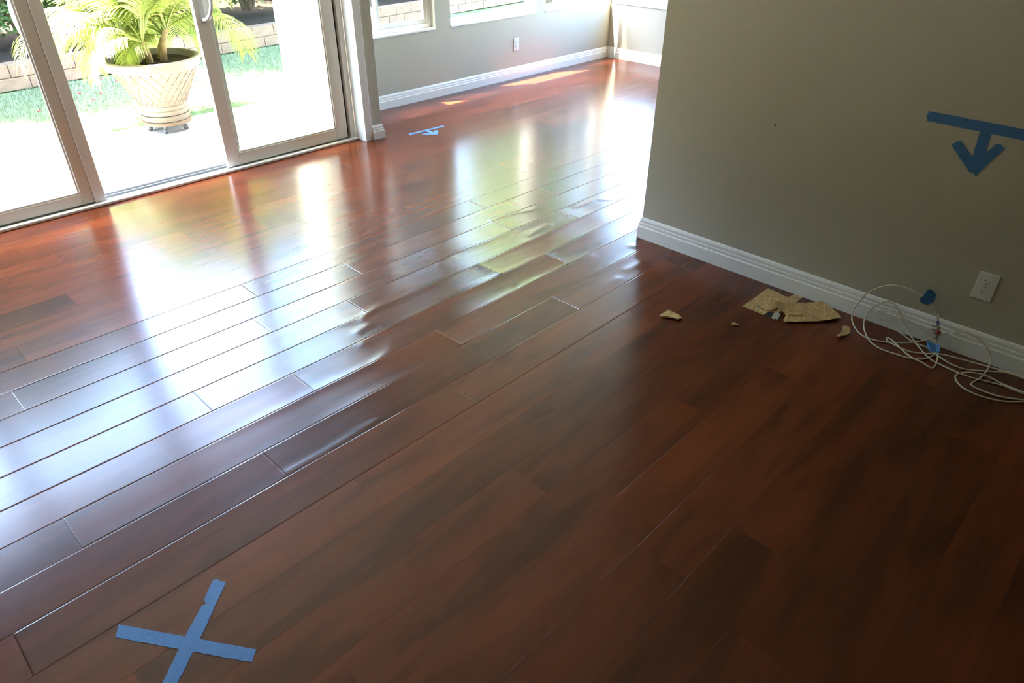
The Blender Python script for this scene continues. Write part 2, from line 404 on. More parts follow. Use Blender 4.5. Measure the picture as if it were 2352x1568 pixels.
# sliding door ------------------------------------------------------
door = struct(empty('door_1', (1.12, 4.45, 0)))
door['label'] = 'white four-panel sliding glass patio door, one panel slid open'
def dpart(name, mat, x0, x1, y0, y1, z0, z1, bev=.004, parent=None):
    bm = bmesh.new(); abox(bm, x0 - 1.12, x1 - 1.12, y0 - 4.45, y1 - 4.45, z0, z1, bev)
    return obj(name, bm, mat, parent or door)
# threshold and track
dpart('threshold', 'vinyl', DX0, DX1 - .002, 4.405, 4.444, .0005, .018, .006)
dpart('sill_track', 'sill', DX0, DX1 - .002, 4.445, 4.60, -.02, .008)
for yy in (4.458, 4.505, 4.55): dpart('track_rail', 'alu', DX0, DX1 - .05, yy, yy + .006, .006, .021, .001)
dpart('outer_sill', 'sill', DX0, DX1, 4.601, 4.76, -.09, -.004, .004)
dpart('jamb', 'vinyl', 2.903, DX1 - .001, 4.446, 4.60, .008, DH, .003)
dpart('jamb_channel', 'dark', 2.882, 2.9035, 4.476, 4.59, .03, DH - .03, 0)  # near-black box paints the darkness of the gap between panel and jamb
dpart('jamb', 'vinyl', DX0, DX0 + .04, 4.446, 4.60, .008, DH, .003)
dpart('head_frame', 'vinyl', DX0, DX1, 4.446, 4.60, DH - .045, DH - .0005, .003)
def panel(x0, x1, gx0, gx1, y0, name, z0=.022, gz0=.085, zt=2.0, gzt=1.93):
    p = bpy.data.objects.new(name, None); C.objects.link(p); p.parent = door; p.location = ((x0 + x1) / 2 - 1.12, y0 - 4.45, 0)
    cx = (x0 + x1) / 2; d = .036
    def q(n, mat, a, b, ya, yb, za, zb, bev):
        bm = bmesh.new(); abox(bm, a - cx, b - cx, ya, yb, za, zb, bev); return obj(n, bm, mat, p)
    q('stile', 'vinyl', x0, gx0, 0, d, z0, zt, .004); q('stile', 'vinyl', gx1, x1, 0, d, z0, zt, .004)
    q('rail', 'vinyl', gx0, gx1, .0005, d, z0, gz0, .003); q('rail', 'vinyl', gx0, gx1, .0005, d, gzt, zt, .003)
    q('pane', 'glass', gx0 - .004, gx1 + .004, .016, .020, gz0 - .004, gzt + .004, 0)
    # glazing bead
    bm = bmesh.new()
    for a, b, za, zb in ((gx0, gx0 + .010, gz0, gzt), (gx1 - .010, gx1, gz0, gzt), (gx0 + .01, gx1 - .01, gz0, gz0 + .010), (gx0 + .01, gx1 - .01, gzt - .01, gzt)):
        abox(bm, a - cx, b - cx, .006, .0155, za, zb)
    obj('glazing_bead', bm, 'vinyl', p)
    return p
pL = panel(.14, 1.097, .225, 1.035, 4.452, 'sliding_panel')
pLf = panel(DX0 + .04, .24, DX0 + .12, .16, 4.50, 'fixed_panel')
pR = panel(1.935, 2.880, 2.020, 2.787, 4.452, 'sliding_panel', gz0=.098)
pRf = panel(1.965, 2.900, 2.055, 2.80, 4.50, 'fixed_panel', gz0=.085)
dpart('astragal', 'vinyl', 1.097, 1.158, 4.440, 4.475, .018, 2.0, .004)
# D-shaped pulls
def pull(name, x, y0, sgn, z0, z1, depth, lean):
    P = []
    for k in range(17):
        a = math.pi * k / 16
        P.append((x + lean * math.sin(a), y0 + sgn * depth * math.sin(a) ** .8, (z0 + z1) / 2 - (z1 - z0) / 2 * math.cos(a)))
    P = [(p[0] - 1.12, p[1] - 4.45, p[2]) for p in P]
    o = tube(name, 'handle', door, P, .011, 10)
    bm = bmesh.new(); abox(bm, x - .016 - 1.12, x + .016 - 1.12, (y0 - .003 if sgn < 0 else y0) - 4.45, (y0 if sgn < 0 else y0 + .003) - 4.45, z0 - .02, z1 + .02, .001)
    obj('handle_plate', bm, 'handle', o); return o
pull('handle', 1.066, 4.4885, 1, .90, 1.15, .055, -.03)
pull('handle', 1.978, 4.4515, -1, .915, 1.16, .055, .045)

# windows -----------------------------------------------------------
def window(n, lab, x0, x1, z0, kind, side=False, split=3.64, screen=1):
    """frame set towards the outer face of the wall; side windows lie in the wall x = XS"""
    wn = struct(empty('window_%d' % n)); wn['label'] = lab
    def P(name, mat, a, b, d0, d1, za, zb, bev=.003, parent=None):
        bm = bmesh.new()
        if side: abox(bm, XS + d0, XS + d1, a, b, za, zb, bev)
        else: abox(bm, a, b, YF + d0, YF + d1, za, zb, bev)
        return obj(name, bm, mat, parent or wn)
    z1 = HEAD; f = .042
    P('window_sill', 'white', x0 + .0006, x1 - .0006, -.006, .055, z0 - .0, z0 + .014, .003)
    e = .0006
    P('frame', 'vinyl', x0 + e, x0 + f, .055, .115, z0 + .0006, z1 - e); P('frame', 'vinyl', x1 - f, x1 - e, .055, .115, z0 + .0006, z1 - e)
    P('frame', 'vinyl', x0 + f, x1 - f, .056, .114, z0 + .0006, z0 + f + .01); P('frame', 'vinyl', x0 + f, x1 - f, .056, .114, z1 - f, z1 - e)
    if kind == 'slider':
        xm = split
        P('sash', 'vinyl', xm, xm + .028, .060, .085, z0 + f + .01, z1 - f); P('sash', 'vinyl', x1 - f - .03, x1 - f, .060, .085, z0 + f + .01, z1 - f)
        P('sash', 'vinyl', xm + .028, x1 - f - .03, .061, .085, z0 + f + .01, z0 + f + .045); P('sash', 'vinyl', xm + .028, x1 - f - .03, .061, .085, z1 - f - .03, z1 - f)
        P('pane', 'glass', xm + .026, x1 - f - .028, .072, .075, z0 + f + .04, z1 - f - .028, 0)
        P('pane', 'glass', x0 + f - .002, xm + .02, .098, .101, z0 + f + .008, z1 - f + .002, 0)
        P('insect_screen', 'screen', *((xm + .02, x1 - f) if screen == 1 else (x0 + f, xm + .01)), .112, .1125, z0 + f, z1 - f, 0)
        P('meeting_stile', 'vinyl', xm + .002, xm + .026, .088, .110, z0 + f + .01, z1 - f)
    else:
        xs = [x0 + f, x1 - f]
        if kind == 'double':
            
            for xm in (x0 + (x1 - x0) / 3, x0 + (x1 - x0) * 2 / 3): P('mullion', 'vinyl', xm - .03, xm + .03, .056, .114, z0 + f + .01, z1 - f)
        P('pane', 'glass', x0 + f - .002, x1 - f + .002, .084, .087, z0 + f + .008, z1 - f + .002, 0)
    return wn
window(1, 'white sliding window nearest the glass door', W1[0], W1[1], SILL, 'slider')
window(2, 'white fixed picture window in the middle of the far wall', W2[0], W2[1], SILL, 'fixed')
window(3, 'white window ending at the far corner', W3[0], W3[1], SILL, 'slider', split=6.22, screen=0)
window(4, 'white window in the side wall beyond the far corner', W4[0], W4[1], .545, 'double', True)

# ------------------------------------------------------------------ outlets
def outlet(name, label, loc, rz):
    t = tag(empty(name, loc, rz), label, 'outlet')     # local: x across, -y out of the wall, z up
    bm = bmesh.new(); abox(bm, -.0355, .0355, -.006, 0, -.057, .057, .003); obj('cover_plate', bm, 'plate', t)
    for s in (-1, 1):
        bm = bmesh.new(); zc = s * .0195
        pts = [(.0165 * math.cos(a), -.0058, zc + max(-.0135, min(.0135, .0165 * math.sin(a)))) for a in [2 * math.pi * k / 24 for k in range(24)]]
        aprism(bm, pts, (0, -.0022, 0)); r = obj('receptacle', bm, 'plate', t)
        bm = bmesh.new()
        abox(bm, -.0078, -.0055, -.0084, -.0078, zc - .001, zc + .0075); abox(bm, .0052, .0072, -.0084, -.0078, zc, zc + .0068)
        aprism(bm, [(.0024 * math.cos(a) - .0003, -.0078, zc - .0068 + .0024 * math.sin(a)) for a in [2 * math.pi * k / 10 for k in range(10)]], (0, -.0006, 0))
        obj('slots', bm, 'slot', r)
    bm = bmesh.new(); aprism(bm, [(.003 * math.cos(a), -.0058, .003 * math.sin(a)) for a in [2 * math.pi * k / 12 for k in range(12)]], (0, -.0012, 0)); obj('screw', bm, 'steel', t)
    return t
outlet('wall_outlet', 'white double outlet on the right wall above the cable', (XW, .3195, .305), -math.pi / 2)
outlet('wall_outlet', 'small white outlet on the far wall under the windows', (5.205, YF, .313), 0)

# ------------------------------------------------------------------ blue tape marks
def jag(pts, n=5, a=.0008, rnd=random.Random(5)):
    """slightly ragged outline"""
    o = []
    for (x, y), (u, v) in zip(pts, pts[1:] + pts[:1]):
        L = math.hypot(u - x, v - y); k = max(1, int(L / .012))
        for i in range(k):
            t = i / k; j = rnd.uniform(-a, a) if i else 0
            o.append((x + (u - x) * t - (v - y) / L * j, y + (v - y) * t + (u - x) / L * j))
    return o
tx = tag(empty('tape_cross', (.2, 1.33, 0)), 'blue masking tape cross on the floor at the bottom left', 'tape mark')
XP = [[(.0964, 1.4843), (.0754, 1.4530), (.2816, 1.1435), (.3070, 1.1670)],
      [(.3300, 1.4408), (.3385, 1.4365), (.3420, 1.4220), (.3518, 1.4097), (.2497, 1.3190), (.1323, 1.2221), (.02, 1.125), (-.004, 1.155), (.1070, 1.2482), (.2035, 1.3324), (.2701, 1.3847), (.2804, 1.3823), (.2836, 1.3995)]]
for k, p in enumerate(XP):
    bm = bmesh.new(); aprism(bm, [(x - .2, y - 1.33, .0007 + .0004 * k) for x, y in jag(p)], (0, 0, .0004)); obj('tape_strip', bm, 'tape', tx)
ta = tag(empty('tape_arrow', (XW, .5, .8)), 'blue masking tape arrow pointing down from a bar on the right wall', 'tape mark')
AP = [[(.7122, .9006), (.700, .9010), (.4, .8978), (.3, .8970), (.3, .8600), (.3878, .8605), (.7085, .8652), (.7150, .8830)],
      [(.5333, .8816), (.4965, .8792), (.4901, .8607), (.4820, .7458), (.5200, .7400), (.5272, .8603)],
      [(.6016, .7966), (.5900, .8130), (.5769, .8190), (.4927, .7448), (.4889, .7060), (.5000, .7160), (.5144, .7156)],
      [(.4641, .8337), (.4510, .8341), (.4334, .8218), (.4900, .7057), (.5147, .7341)]]
for k, p in enumerate(AP):
    bm = bmesh.new(); aprism(bm, [(-.0003 - .0004 * k, y - .5, z - .8) for y, z in jag(p)], (-.0004, 0, 0)); obj('tape_strip', bm, 'tape', ta)
tf = tag(empty('tape_arrow', (3.45, 4.2, 0)), 'small pale blue tape arrow on the far floor near the wall stub', 'tape mark')
FP = [[(3.29, 4.255), (3.276, 4.224), (3.615, 4.208), (3.624, 4.236)], [(3.425, 4.236), (3.457, 4.220), (3.452, 4.105), (3.420, 4.105)],
      [(3.371, 4.187), (3.351, 4.160), (3.432, 4.086), (3.455, 4.105)], [(3.510, 4.160), (3.488, 4.182), (3.420, 4.112), (3.437, 4.083)]]
for k, p in enumerate(FP):
    bm = bmesh.new(); aprism(bm, [(x - 3.45, y - 4.2, .0007 + .0004 * k) for x, y in jag(p)], (0, 0, .0004)); obj('tape_strip', bm, 'tape', tf)

# ------------------------------------------------------------------ torn fibreboard
def sheet(name, mat, parent, pts, z0, th, zfun=None, sub=2):
    """flat piece of board with an uneven top"""
    bm = bmesh.new(); vs_ = [bm.verts.new((x, y, z0)) for x, y in pts]; f = bm.faces.new(vs_)
    bmesh.ops.triangulate(bm, faces=[f])
    for _ in range(sub): bmesh.ops.subdivide_edges(bm, edges=bm.edges, cuts=1, use_grid_fill=True)
    if zfun:
        for v in bm.verts: v.co.z += zfun(v.co.x, v.co.y)
    r = bmesh.ops.extrude_face_region(bm, geom=bm.faces[:])
    for v in r['geom']:
        if isinstance(v, bmesh.types.BMVert): v.co.z += th
    return obj(name, bm, mat, parent)
tp = tag(empty('torn_board_patch', (2.85, 1.06, 0)), 'bare tan fibreboard patch where the floor surface is torn off by the baseboard', 'board')
PP = [(2.9523, 1.136), (2.9455, 1.1046), (2.9408, 1.0716), (2.9322, 1.0432), (2.9448, 1.0221), (2.9715, 1.0198), (2.9835, 1.0158), (2.9835, .9765),
      (2.9057, .977), (2.8819, .9893), (2.8477, 1.0082), (2.7792, .9925), (2.7053, .985), (2.7051, 1.0374), (2.7092, 1.137), (2.8489, 1.1358)]
rj = random.Random(9)
sheet('board_layer', 'tan', tp, [(x - 2.85, y - 1.06) for x, y in jag(PP, a=.002)], .0004, .0012, None, 1)
def ell(cx, cy, rx, ry, rot, n=14, j=.25):
    o = []
    for k in range(n):
        a = 2 * math.pi * k / n; r = 1 + rj.uniform(-j, j); x, y = rx * r * math.cos(a), ry * r * math.sin(a)
        o.append((cx + x * math.cos(rot) - y * math.sin(rot), cy + x * math.sin(rot) + y * math.cos(rot)))
    return o
sheet('dark_underlay', 'under', tp, [(x - 2.85, y - 1.06) for x, y in [(2.704, 1.031), (2.7463, 1.0279), (2.7587, 1.0077), (2.7343, 1.004), (2.7143, .9961), (2.703, 1.002), (2.702, 1.015)]], .0018, .0006, None, 0)
sheet('grey_residue', 'greyglue', tp, [(x - 2.85, y - 1.06) for x, y in ell(2.735, .985, .034, .014, .3)], .0019, .0012, None, 0)
sheet('grey_residue', 'greyglue', tp, [(x - 2.85, y - 1.06) for x, y in ell(2.751, 1.073, .008, .018, .1)], .0018, .002, None, 0)
sheet('dark_underlay', 'under', tp, [(x - 2.85, y - 1.06) for x, y in ell(2.757, 1.077, .004, .014, .1)], .0032, .001, None, 0)
sheet('board_flake', 'tan', tp, [(x - 2.85, y - 1.06) for x, y in ell(2.775, 1.045, .040, .026, -.6, 18, .18)], .0018, .004, lambda x, y: .002 + .02 * max(0, x + .06), 1)
sheet('board_flake', 'tan', tp, [(x - 2.85, y - 1.06) for x, y in ell(2.86, 1.07, .045, .012, 1.2, 18, .3)], .0016, .0015, None, 0)
sheet('board_flake', 'tan', tp, [(x - 2.85, y - 1.06) for x, y in ell(2.78, 1.11, .03, .01, .2, 14, .3)], .0016, .0012, None, 0)

# curled torn-off sheet: quad patch bent up at its left end, with a second ply below
tc_ = tag(empty('torn_board_sheet', (2.84, .9, 0)), 'curled tan fibreboard sheet torn loose and lying over the bare patch', 'board')
A_, B_, C_, D_ = Vector((2.790, 1.028, .042)), Vector((2.982, .892, .012)), Vector((2.905, .768, .013)), Vector((2.706, .936, .006))
def curl(z_off, th, mat, name, u0=0, u1=1, v0=0, v1=1, shrink=0, rough=.0006):
    nu, nv = 22, 14; rr = random.Random(4 + nu)
    verts = []; faces = []
    for lay in (0, 1):
        rr = random.Random(2)
        for i in range(nu + 1):
            for j in range(nv + 1):
                u = u0 + (u1 - u0) * i / nu; v = v0 + (v1 - v0) * j / nv
                top = A_.lerp(B_, u); bot = D_.lerp(C_, u); p = top.lerp(bot, v)
                p = p.copy()
                lift = (1 - u) ** 2 * .030 * (1 - v) ** 1.5
                p.z = .006 + .006 * u + lift + .012 * math.sin(math.pi * min(1, u * 1.3)) * (v * (1 - v)) * .5
                if i in (0, nu) or j in (0, nv):
                    p.x += rr.uniform(-.0025, .0025); p.y += rr.uniform(-.0025, .0025)
                # bite out of the left edge, bulge along the bottom
                p += Vector((.64, -.4, 0)) * (.030 * (1 - u) ** 3 * math.sin(math.pi * min(1, max(0, (v - .35) / .55))))
                p += Vector((-.55, -.6, 0)) * (.016 * math.sin(math.pi * u) * v ** 3)
                p += Vector((.5, -.5, 0)) * (.018 * (u ** 6) * math.sin(math.pi * v * .9 + .3))
                p.z += z_off + (th if lay else 0) + (rr.uniform(-rough, rough) if lay else 0)
                verts.append((p.x - 2.84, p.y - .9, p.z))
    K = (nu + 1) * (nv + 1)
    for lay in (0, 1):
        for i in range(nu):
            for j in range(nv):
                a = lay * K + i * (nv + 1) + j; q = (a, a + nv + 1, a + nv + 2, a + 1)
                faces.append(q if lay else q[::-1])
    ring = [i * (nv + 1) for i in range(nu + 1)] + [nu * (nv + 1) + j for j in range(1, nv + 1)] + [i * (nv + 1) + nv for i in range(nu - 1, -1, -1)] + [j for j in range(nv - 1, 0, -1)]
    for a, b in zip(ring, ring[1:] + ring[:1]): faces.append((a, b, b + K, a + K))
    me = bpy.data.meshes.new(name); me.from_pydata(verts, [], faces)
    return new_obj(name, me, mat, tc_)
curl(0, .0022, 'tan', 'top_ply')
curl(-.0045, .0018, 'tan_smooth', 'lower_ply', .22, .97, .1, .97)
sheet('board_flake', 'tan_smooth', tc_, [(x - 2.84, y - .9) for x, y in ell(2.803, .925, .034, .020, -.5, 16, .2)], .0135, .002, lambda x, y: .018 * max(0, y - x * .3 - .03 + .05) * .5, 1)
sheet('board_flake', 'tan', tc_, [(x - 2.84, y - .9) for x, y in ell(2.772, .945, .010, .018, .3, 12, .2)], .0150, .002, None, 0)

def scrap(name, label, pts, h, tilt):
    cx = sum(p[0] for p in pts) / len(pts); cy = sum(p[1] for p in pts) / len(pts)
    rr = random.Random(len(pts) * 7)
    bm = bmesh.new(); vs_ = [bm.verts.new((x - cx, y - cy, 0)) for x, y in jag(pts, a=.0015, rnd=rr)]; f = bm.faces.new(vs_)
    bmesh.ops.triangulate(bm, faces=[f]); bmesh.ops.subdivide_edges(bm, edges=bm.edges, cuts=1)
    for v in bm.verts: v.co.z = .0006 + abs(v.co.x * tilt[0] + v.co.y * tilt[1]) + rr.uniform(0, .0012)
    r = bmesh.ops.extrude_face_region(bm, geom=bm.faces[:])
    for v in r['geom']:
        if isinstance(v, bmesh.types.BMVert): v.co.z += h + rr.uniform(0, .0012)
    o = obj(name, bm, 'tan', None, (cx, cy, warp(cx, cy, 0, 1) + .0004))
    tag(o, label, 'scrap', 'loose fibreboard scraps'); return o
scrap('board_scrap', 'ragged pale tan fibreboard scrap lying alone out on the floor', [(2.369, 1.3566), (2.4197, 1.3485), (2.4268, 1.2979), (2.4184, 1.2743), (2.390, 1.276), (2.381, 1.323), (2.359, 1.3453)], .006, (.2, .12))
scrap('board_scrap', 'tiniest tan fibreboard chip between the ragged scrap and torn patch', [(2.5287, 1.0954), (2.5477, 1.0927), (2.5472, 1.0659), (2.5304, 1.0772)], .004, (.1, .1))
scrap('board_scrap', 'forked tan fibreboard scrap beside the cable loop', [(2.836, .7332), (2.845, .7063), (2.8149, .6917), (2.7947, .7018), (2.7827, .6969), (2.7394, .7105), (2.7448, .7219), (2.783, .7206)], .003, (.25, .1))

# ------------------------------------------------------------------ coaxial cable bundle
CA = [(2.955, .478, .211), (2.955, .504, .205), (2.955, .555, .217), (2.955, .597, .217), (2.955, .637, .206), (2.955, .676, .177), (2.955, .71, .138), (2.955, .73, .091), (2.952, .741, .049), (2.933, .734, .02), (2.903, .714, .007), (2.861, .678, .006), (2.835, .639, .006), (2.837, .599, .006), (2.858, .551, .006), (2.889, .507, .008), (2.922, .466, .015), (2.94, .438, .029), (2.952, .411, .05), (2.955, .383, .076), (2.955, .354, .099), (2.955, .33, .112), (2.955, .298, .114), (2.955, .256, .103), (2.955, .224, .079), (2.953, .201, .049), (2.937, .194, .023), (2.905, .193, .007), (2.847, .199, .006), (2.797, .21, .006), (2.777, .208, .006), (2.767, .182, .006), (2.768, .129, .006), (2.782, .09, .006), (2.813, .041, .006), (2.841, .008, .006)]
CB = [(2.901, .378, .006), (2.882, .383, .006), (2.855, .39, .006), (2.824, .409, .006), (2.798, .453, .006), (2.791, .5, .006), (2.787, .545, .006), (2.802, .587, .006), (2.831, .621, .006), (2.891, .659, .006), (2.932, .68, .019), (2.952, .683, .048), (2.955, .67, .084), (2.955, .65, .114), (2.955, .624, .134), (2.955, .595, .132), (2.955, .572, .113), (2.955, .552, .088), (2.955, .53, .059), (2.941, .493, .028), (2.919, .457, .011), (2.884, .421, .008), (2.854, .382, .006), (2.842, .345, .006), (2.832, .289, .006), (2.829, .235, .006), (2.842, .181, .006), (2.858, .124, .006), (2.856, .091, .006), (2.857, .051, .006), (2.866, .013, .006)]
CC = [(2.947, .394, .037), (2.936, .384, .022), (2.904, .369, .009), (2.842, .354, .006), (2.801, .353, .006), (2.789, .362, .006), (2.795, .393, .009), (2.8, .432, .010), (2.826, .47, .007), (2.865, .523, .010), (2.882, .548, .010), (2.883, .563, .010), (2.869, .555, .006), (2.856, .511, .006), (2.851, .46, .006), (2.878, .412, .006), (2.904, .364, .012), (2.919, .315, .013), (2.926, .265, .015), (2.931, .215, .018), (2.934, .164, .021), (2.938, .116, .024), (2.937, .074, .023), (2.936, .033, .022)]
CD = [(2.952, .41, .046), (2.955, .467, .067), (2.955, .513, .08), (2.955, .563, .091), (2.955, .603, .091), (2.955, .633, .083), (2.955, .653, .07), (2.954, .646, .058), (2.947, .6, .036), (2.942, .556, .029), (2.933, .51, .019), (2.92, .465, .012), (2.921, .416, .012), (2.89, .36, .008), (2.875, .312, .006), (2.873, .265, .006), (2.899, .219, .006), (2.921, .175, .012), (2.935, .131, .021), (2.935, .073, .022), (2.933, .031, .019)]
CE = [(2.841, .008, .006), (2.801, .038, .006), (2.755, .084, .006), (2.733, .127, .006), (2.724, .174, .006), (2.731, .219, .006), (2.753, .249, .006), (2.787, .269, .006), (2.82, .268, .006), (2.854, .242, .008), (2.872, .205, .010), (2.876, .169, .008), (2.87, .13, .006), (2.86, .092, .008), (2.854, .05, .010), (2.845, .008, .006)]
CF = [(2.955, .465, .189), (2.955, .446, .17), (2.955, .431, .144), (2.955, .42, .121)]
O_ = Vector((2.9, .4, 0))
cb = tag(empty('coaxial_cable', O_), 'ivory coaxial cable tangle with metal splitter at the foot of the right wall', 'cable')
for nm, P in (('cable_loop', CA), ('cable_loop', CB), ('cable_loop', CC), ('cable_loop', CD), ('cable_loop', CE), ('cable_loop', CF)):
    Q = [Vector(p) + Vector((0, 0, -.0018 if p[2] <= .006 else 0)) - O_ for p in P]
    tube(nm, 'coax', cb, catmull(Q, 5), .0031, 8)
# connectors and splitter on the vertical piece
G0, G1 = Vector((2.953, .422, .128)) - O_, Vector((2.948, .396, .036)) - O_
def along(t): return G0.lerp(G1, t)
sp = tube('splitter_body', 'steel', cb, [along(.26), along(.30), along(.62), along(.66)], [.007, .011, .011, .007], 8)
tube('connector', 'steel', cb, [along(.12), along(.13), along(.25), along(.26)], [.0045, .006, .006, .005], 6)
tube('connector', 'steel', cb, [along(.67), along(.68), along(.85), along(.86)], [.0045, .006, .006, .005], 6)
tube('blue_ring', 'purple', cb, [along(.05), along(.14)], .0056, 10)
tube('cable_end', 'coax', cb, [along(-.25), along(.06)], .0036, 8)
tube('cable_end', 'coax', cb, [along(.85), along(1.12)], .0036, 8)
for zt in (.32, .47, .6):
    p = along(zt); tube('port', 'steel', sp, [p, p + Vector((-.012, .020, .003))], .0045, 8)
p = along(.5); tube('red_ring', 'red', sp, [p + Vector((-.004, -.004, 0)), p + Vector((-.009, -.011, .0))], .008, 10)
# folded blue tape flags
def flag(pts, nrm, nm='tape_flag'):
    bm = bmesh.new(); n = Vector(nrm); P = [Vector(p) - O_ for p in pts]
    aprism(bm, P, n * .0012)
    return obj(nm, bm, 'tape', cb)
f1 = [(2.945, .504, .205), (2.943, .498, .236), (2.94, .488, .249), (2.944, .474, .244), (2.95, .458, .228), (2.95, .46, .198), (2.944, .473, .185), (2.944, .494, .191)]
flag(f1, (-1, 0, 0)); flag([(x + .012, y + .003, z - .002) for x, y, z in f1[1:7]], (-1, 0, 0))
flag([(2.930, .508, .203), (2.938, .500, .212), (2.936, .466, .196), (2.938, .472, .183), (2.93, .498, .188)], (-1, 0, .3))
flag([(2.940, .430, .033), (2.936, .392, .028), (2.930, .378, .022), (2.905, .369, .0105), (2.897, .389, .008), (2.916, .417, .012)], (-.4, 0, .9))
flag([(2.936, .392, .030), (2.928, .377, .040), (2.905, .366, .026), (2.905, .374, .011)], (-.7, .3, .5))

# ------------------------------------------------------------------ outdoors
GZ = -.10
struct(box('patio_slab', 'concrete', None, -9, 14, 4.765, 6.25, GZ - .1, GZ))['label'] = 'pale sunlit concrete patio outside the glass door'
def wy(x): return 8.27 + (x - 1.55) * .105         # planter wall line
bm = bmesh.new(); aprism(bm, [(-9, 6.25, GZ - .1), (14, 6.25, GZ - .1), (14, wy(14) + .3, GZ - .1), (-9, wy(-9) + .3, GZ - .1)], (0, 0, .09))
struct(obj('lawn_ground', bm, 'lawn'))
bm = bmesh.new(); aprism(bm, [(-9, wy(-9) + .1, GZ - .1), (14, wy(14) + .1, GZ - .1), (14, 13, GZ - .1), (-9, 13, GZ - .1)], (0, 0, .27))
struct(obj('planting_bed', bm, 'soil'))
struct(box('backing_wall', 'dark_backing', None, -9, 14, 12.0, 12.2, GZ, 2.3))  # added dark backing, keeps bright sky from showing between the leaves
struct(box('ground', 'lawn', None, -40, 45, -40, 60, GZ - .32, GZ - .22))
struct(box('bounce_paving', 'concrete', None, XW + .14, 14, -6, YN - .125, GZ - .1, GZ))  # unseen paving, added to bounce sunlight up into the window room
# grass
verts = []; faces = []; rg = random.Random(11)
for k in range(52000):
    x = rg.uniform(.6, 8.0); y = rg.uniform(6.4 if rg.random() < .35 else 7.0, wy(x) - .10 + .05)
    if y > wy(x) - .09: continue
    h = rg.uniform(.025, .06); a = rg.uniform(0, 6.283); b = rg.uniform(0, 6.283); l = rg.uniform(0, .035)
    dx, dy = math.cos(a) * .003, math.sin(a) * .003; n = len(verts)
    verts += [(x - dx, y - dy, GZ - .012), (x + dx, y + dy, GZ - .012), (x + math.cos(b) * l, y + math.sin(b) * l, GZ - .012 + h)]
    faces.append((n, n + 1, n + 2))
me = bpy.data.meshes.new('grass'); me.from_pydata(verts, [], faces)
tag(new_obj('grass', me, 'grass'), 'short green lawn grass in front of the low block wall', 'grass', kind='stuff')
# fallen petals
for k, (x, y) in enumerate([(2.649, 8.20), (2.065, 7.308), (1.588, 7.224), (2.31, 7.832), (2.054, 7.631), (1.516, 6.795), (2.417, 8.10), (1.782, 7.696), (2.2, 7.5), (1.9, 8.0), (2.5, 7.9)]):
    bm = bmesh.new(); r = rg.uniform(.014, .024); a0 = rg.uniform(0, 6)
    c = bm.verts.new((0, 0, 0)); ring = [bm.verts.new((r * math.cos(a0 + t), r * .7 * math.sin(a0 + t), .008 + .006 * math.sin(2 * t))) for t in [2 * math.pi * i / 8 for i in range(8)]]
    for i in range(8): bm.faces.new((c, ring[i], ring[(i + 1) % 8]))
    bmesh.ops.solidify(bm, geom=bm.faces[:], thickness=.002)
    tag(obj('fallen_petal', bm, 'petal', None, (x, y, GZ + .02)), 'red petal fallen on the shaded grass by the block wall', 'petal', 'fallen red petals')

# low block wall
bw = tag(empty('garden_wall', (1.55, wy(1.55), GZ)), 'low tan block wall at the back of the lawn, two courses high', 'wall')
ang = math.atan(.105); bw.rotation_euler = (0, 0, ang)
bm = bmesh.new(); abox(bm, -2.5, 10.2, .012, .14, 0, .235); obj('mortar_core', bm, 'mortar', bw)
blk = {}
for row in range(2):
    x = -2.4 + (.15 if row else 0); rb = random.Random(row)
    while x < 10:
        L = .30; hh = .108 if row == 0 else .118
        if row not in blk:
            bm = bmesh.new(); abox(bm, 0, L - .006, 0, .15, 0, hh, .005); bmesh.ops.recalc_face_normals(bm, faces=bm.faces)
            me = bpy.data.meshes.new('block'); bm.to_mesh(me); bm.free(); me.materials.append(M['block']); blk[row] = me
        new_obj('block', blk[row], None, bw, (x, rb.uniform(-.004, .004), .004 + row * .115)); x += L

# patio post
pp = tag(empty('patio_post', (3.62, 6.12, GZ)), 'sunlit cream stucco patio post outside the right glass panel', 'post')
bm = bmesh.new(); abox(bm, -.17, .17, -.17, .17, 0, 2.75, .012); obj('shaft', bm, 'stucco', pp)
bm = bmesh.new(); abox(bm, -.20, .20, -.20, .20, 0.0, .12, .01); obj('plinth', bm, 'stucco', pp)
bm = bmesh.new(); abox(bm, -.21, .21, -.21, .21, 2.75, 2.85, .01); obj('cap', bm, 'stucco', pp)

# potted palm ---------------------------------------------------------
PX, PY = 2.20, 6.02
cd = tag(empty('plant_caddy', (PX, PY, GZ)), 'round plant caddy on casters under the palm pot', 'plant stand')
bm = bmesh.new(); alathe(bm, [(.168, .058), (.183, .062), (.186, .085), (.177, .09)], 40); obj('platform', bm, 'caddy', cd, smooth=False)
for k in range(5):
    a = 2 * math.pi * k / 5 + .35; cx, cy = .145 * math.cos(a), .145 * math.sin(a)
    tube('caster_stem', 'alu', cd, [(cx, cy, .058), (cx, cy, .040)], .009, 8)
    tube('caster_wheel', 'wheel', cd, [(cx - .011 * math.sin(a), cy + .011 * math.cos(a), .021), (cx + .011 * math.sin(a), cy - .011 * math.cos(a), .021)], .021, 14)
pt = tag(empty('potted_palm', (PX, PY, GZ + .0905)), 'yellow green palm in a cream lattice pot on the patio', 'potted plant')
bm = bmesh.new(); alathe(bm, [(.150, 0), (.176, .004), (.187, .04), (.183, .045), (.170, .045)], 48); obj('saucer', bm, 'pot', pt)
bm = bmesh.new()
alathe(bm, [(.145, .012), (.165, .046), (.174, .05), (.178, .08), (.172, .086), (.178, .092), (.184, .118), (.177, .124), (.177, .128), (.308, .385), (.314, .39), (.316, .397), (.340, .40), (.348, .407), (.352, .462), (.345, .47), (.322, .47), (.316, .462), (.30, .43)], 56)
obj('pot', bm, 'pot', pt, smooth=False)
bm = bmesh.new()
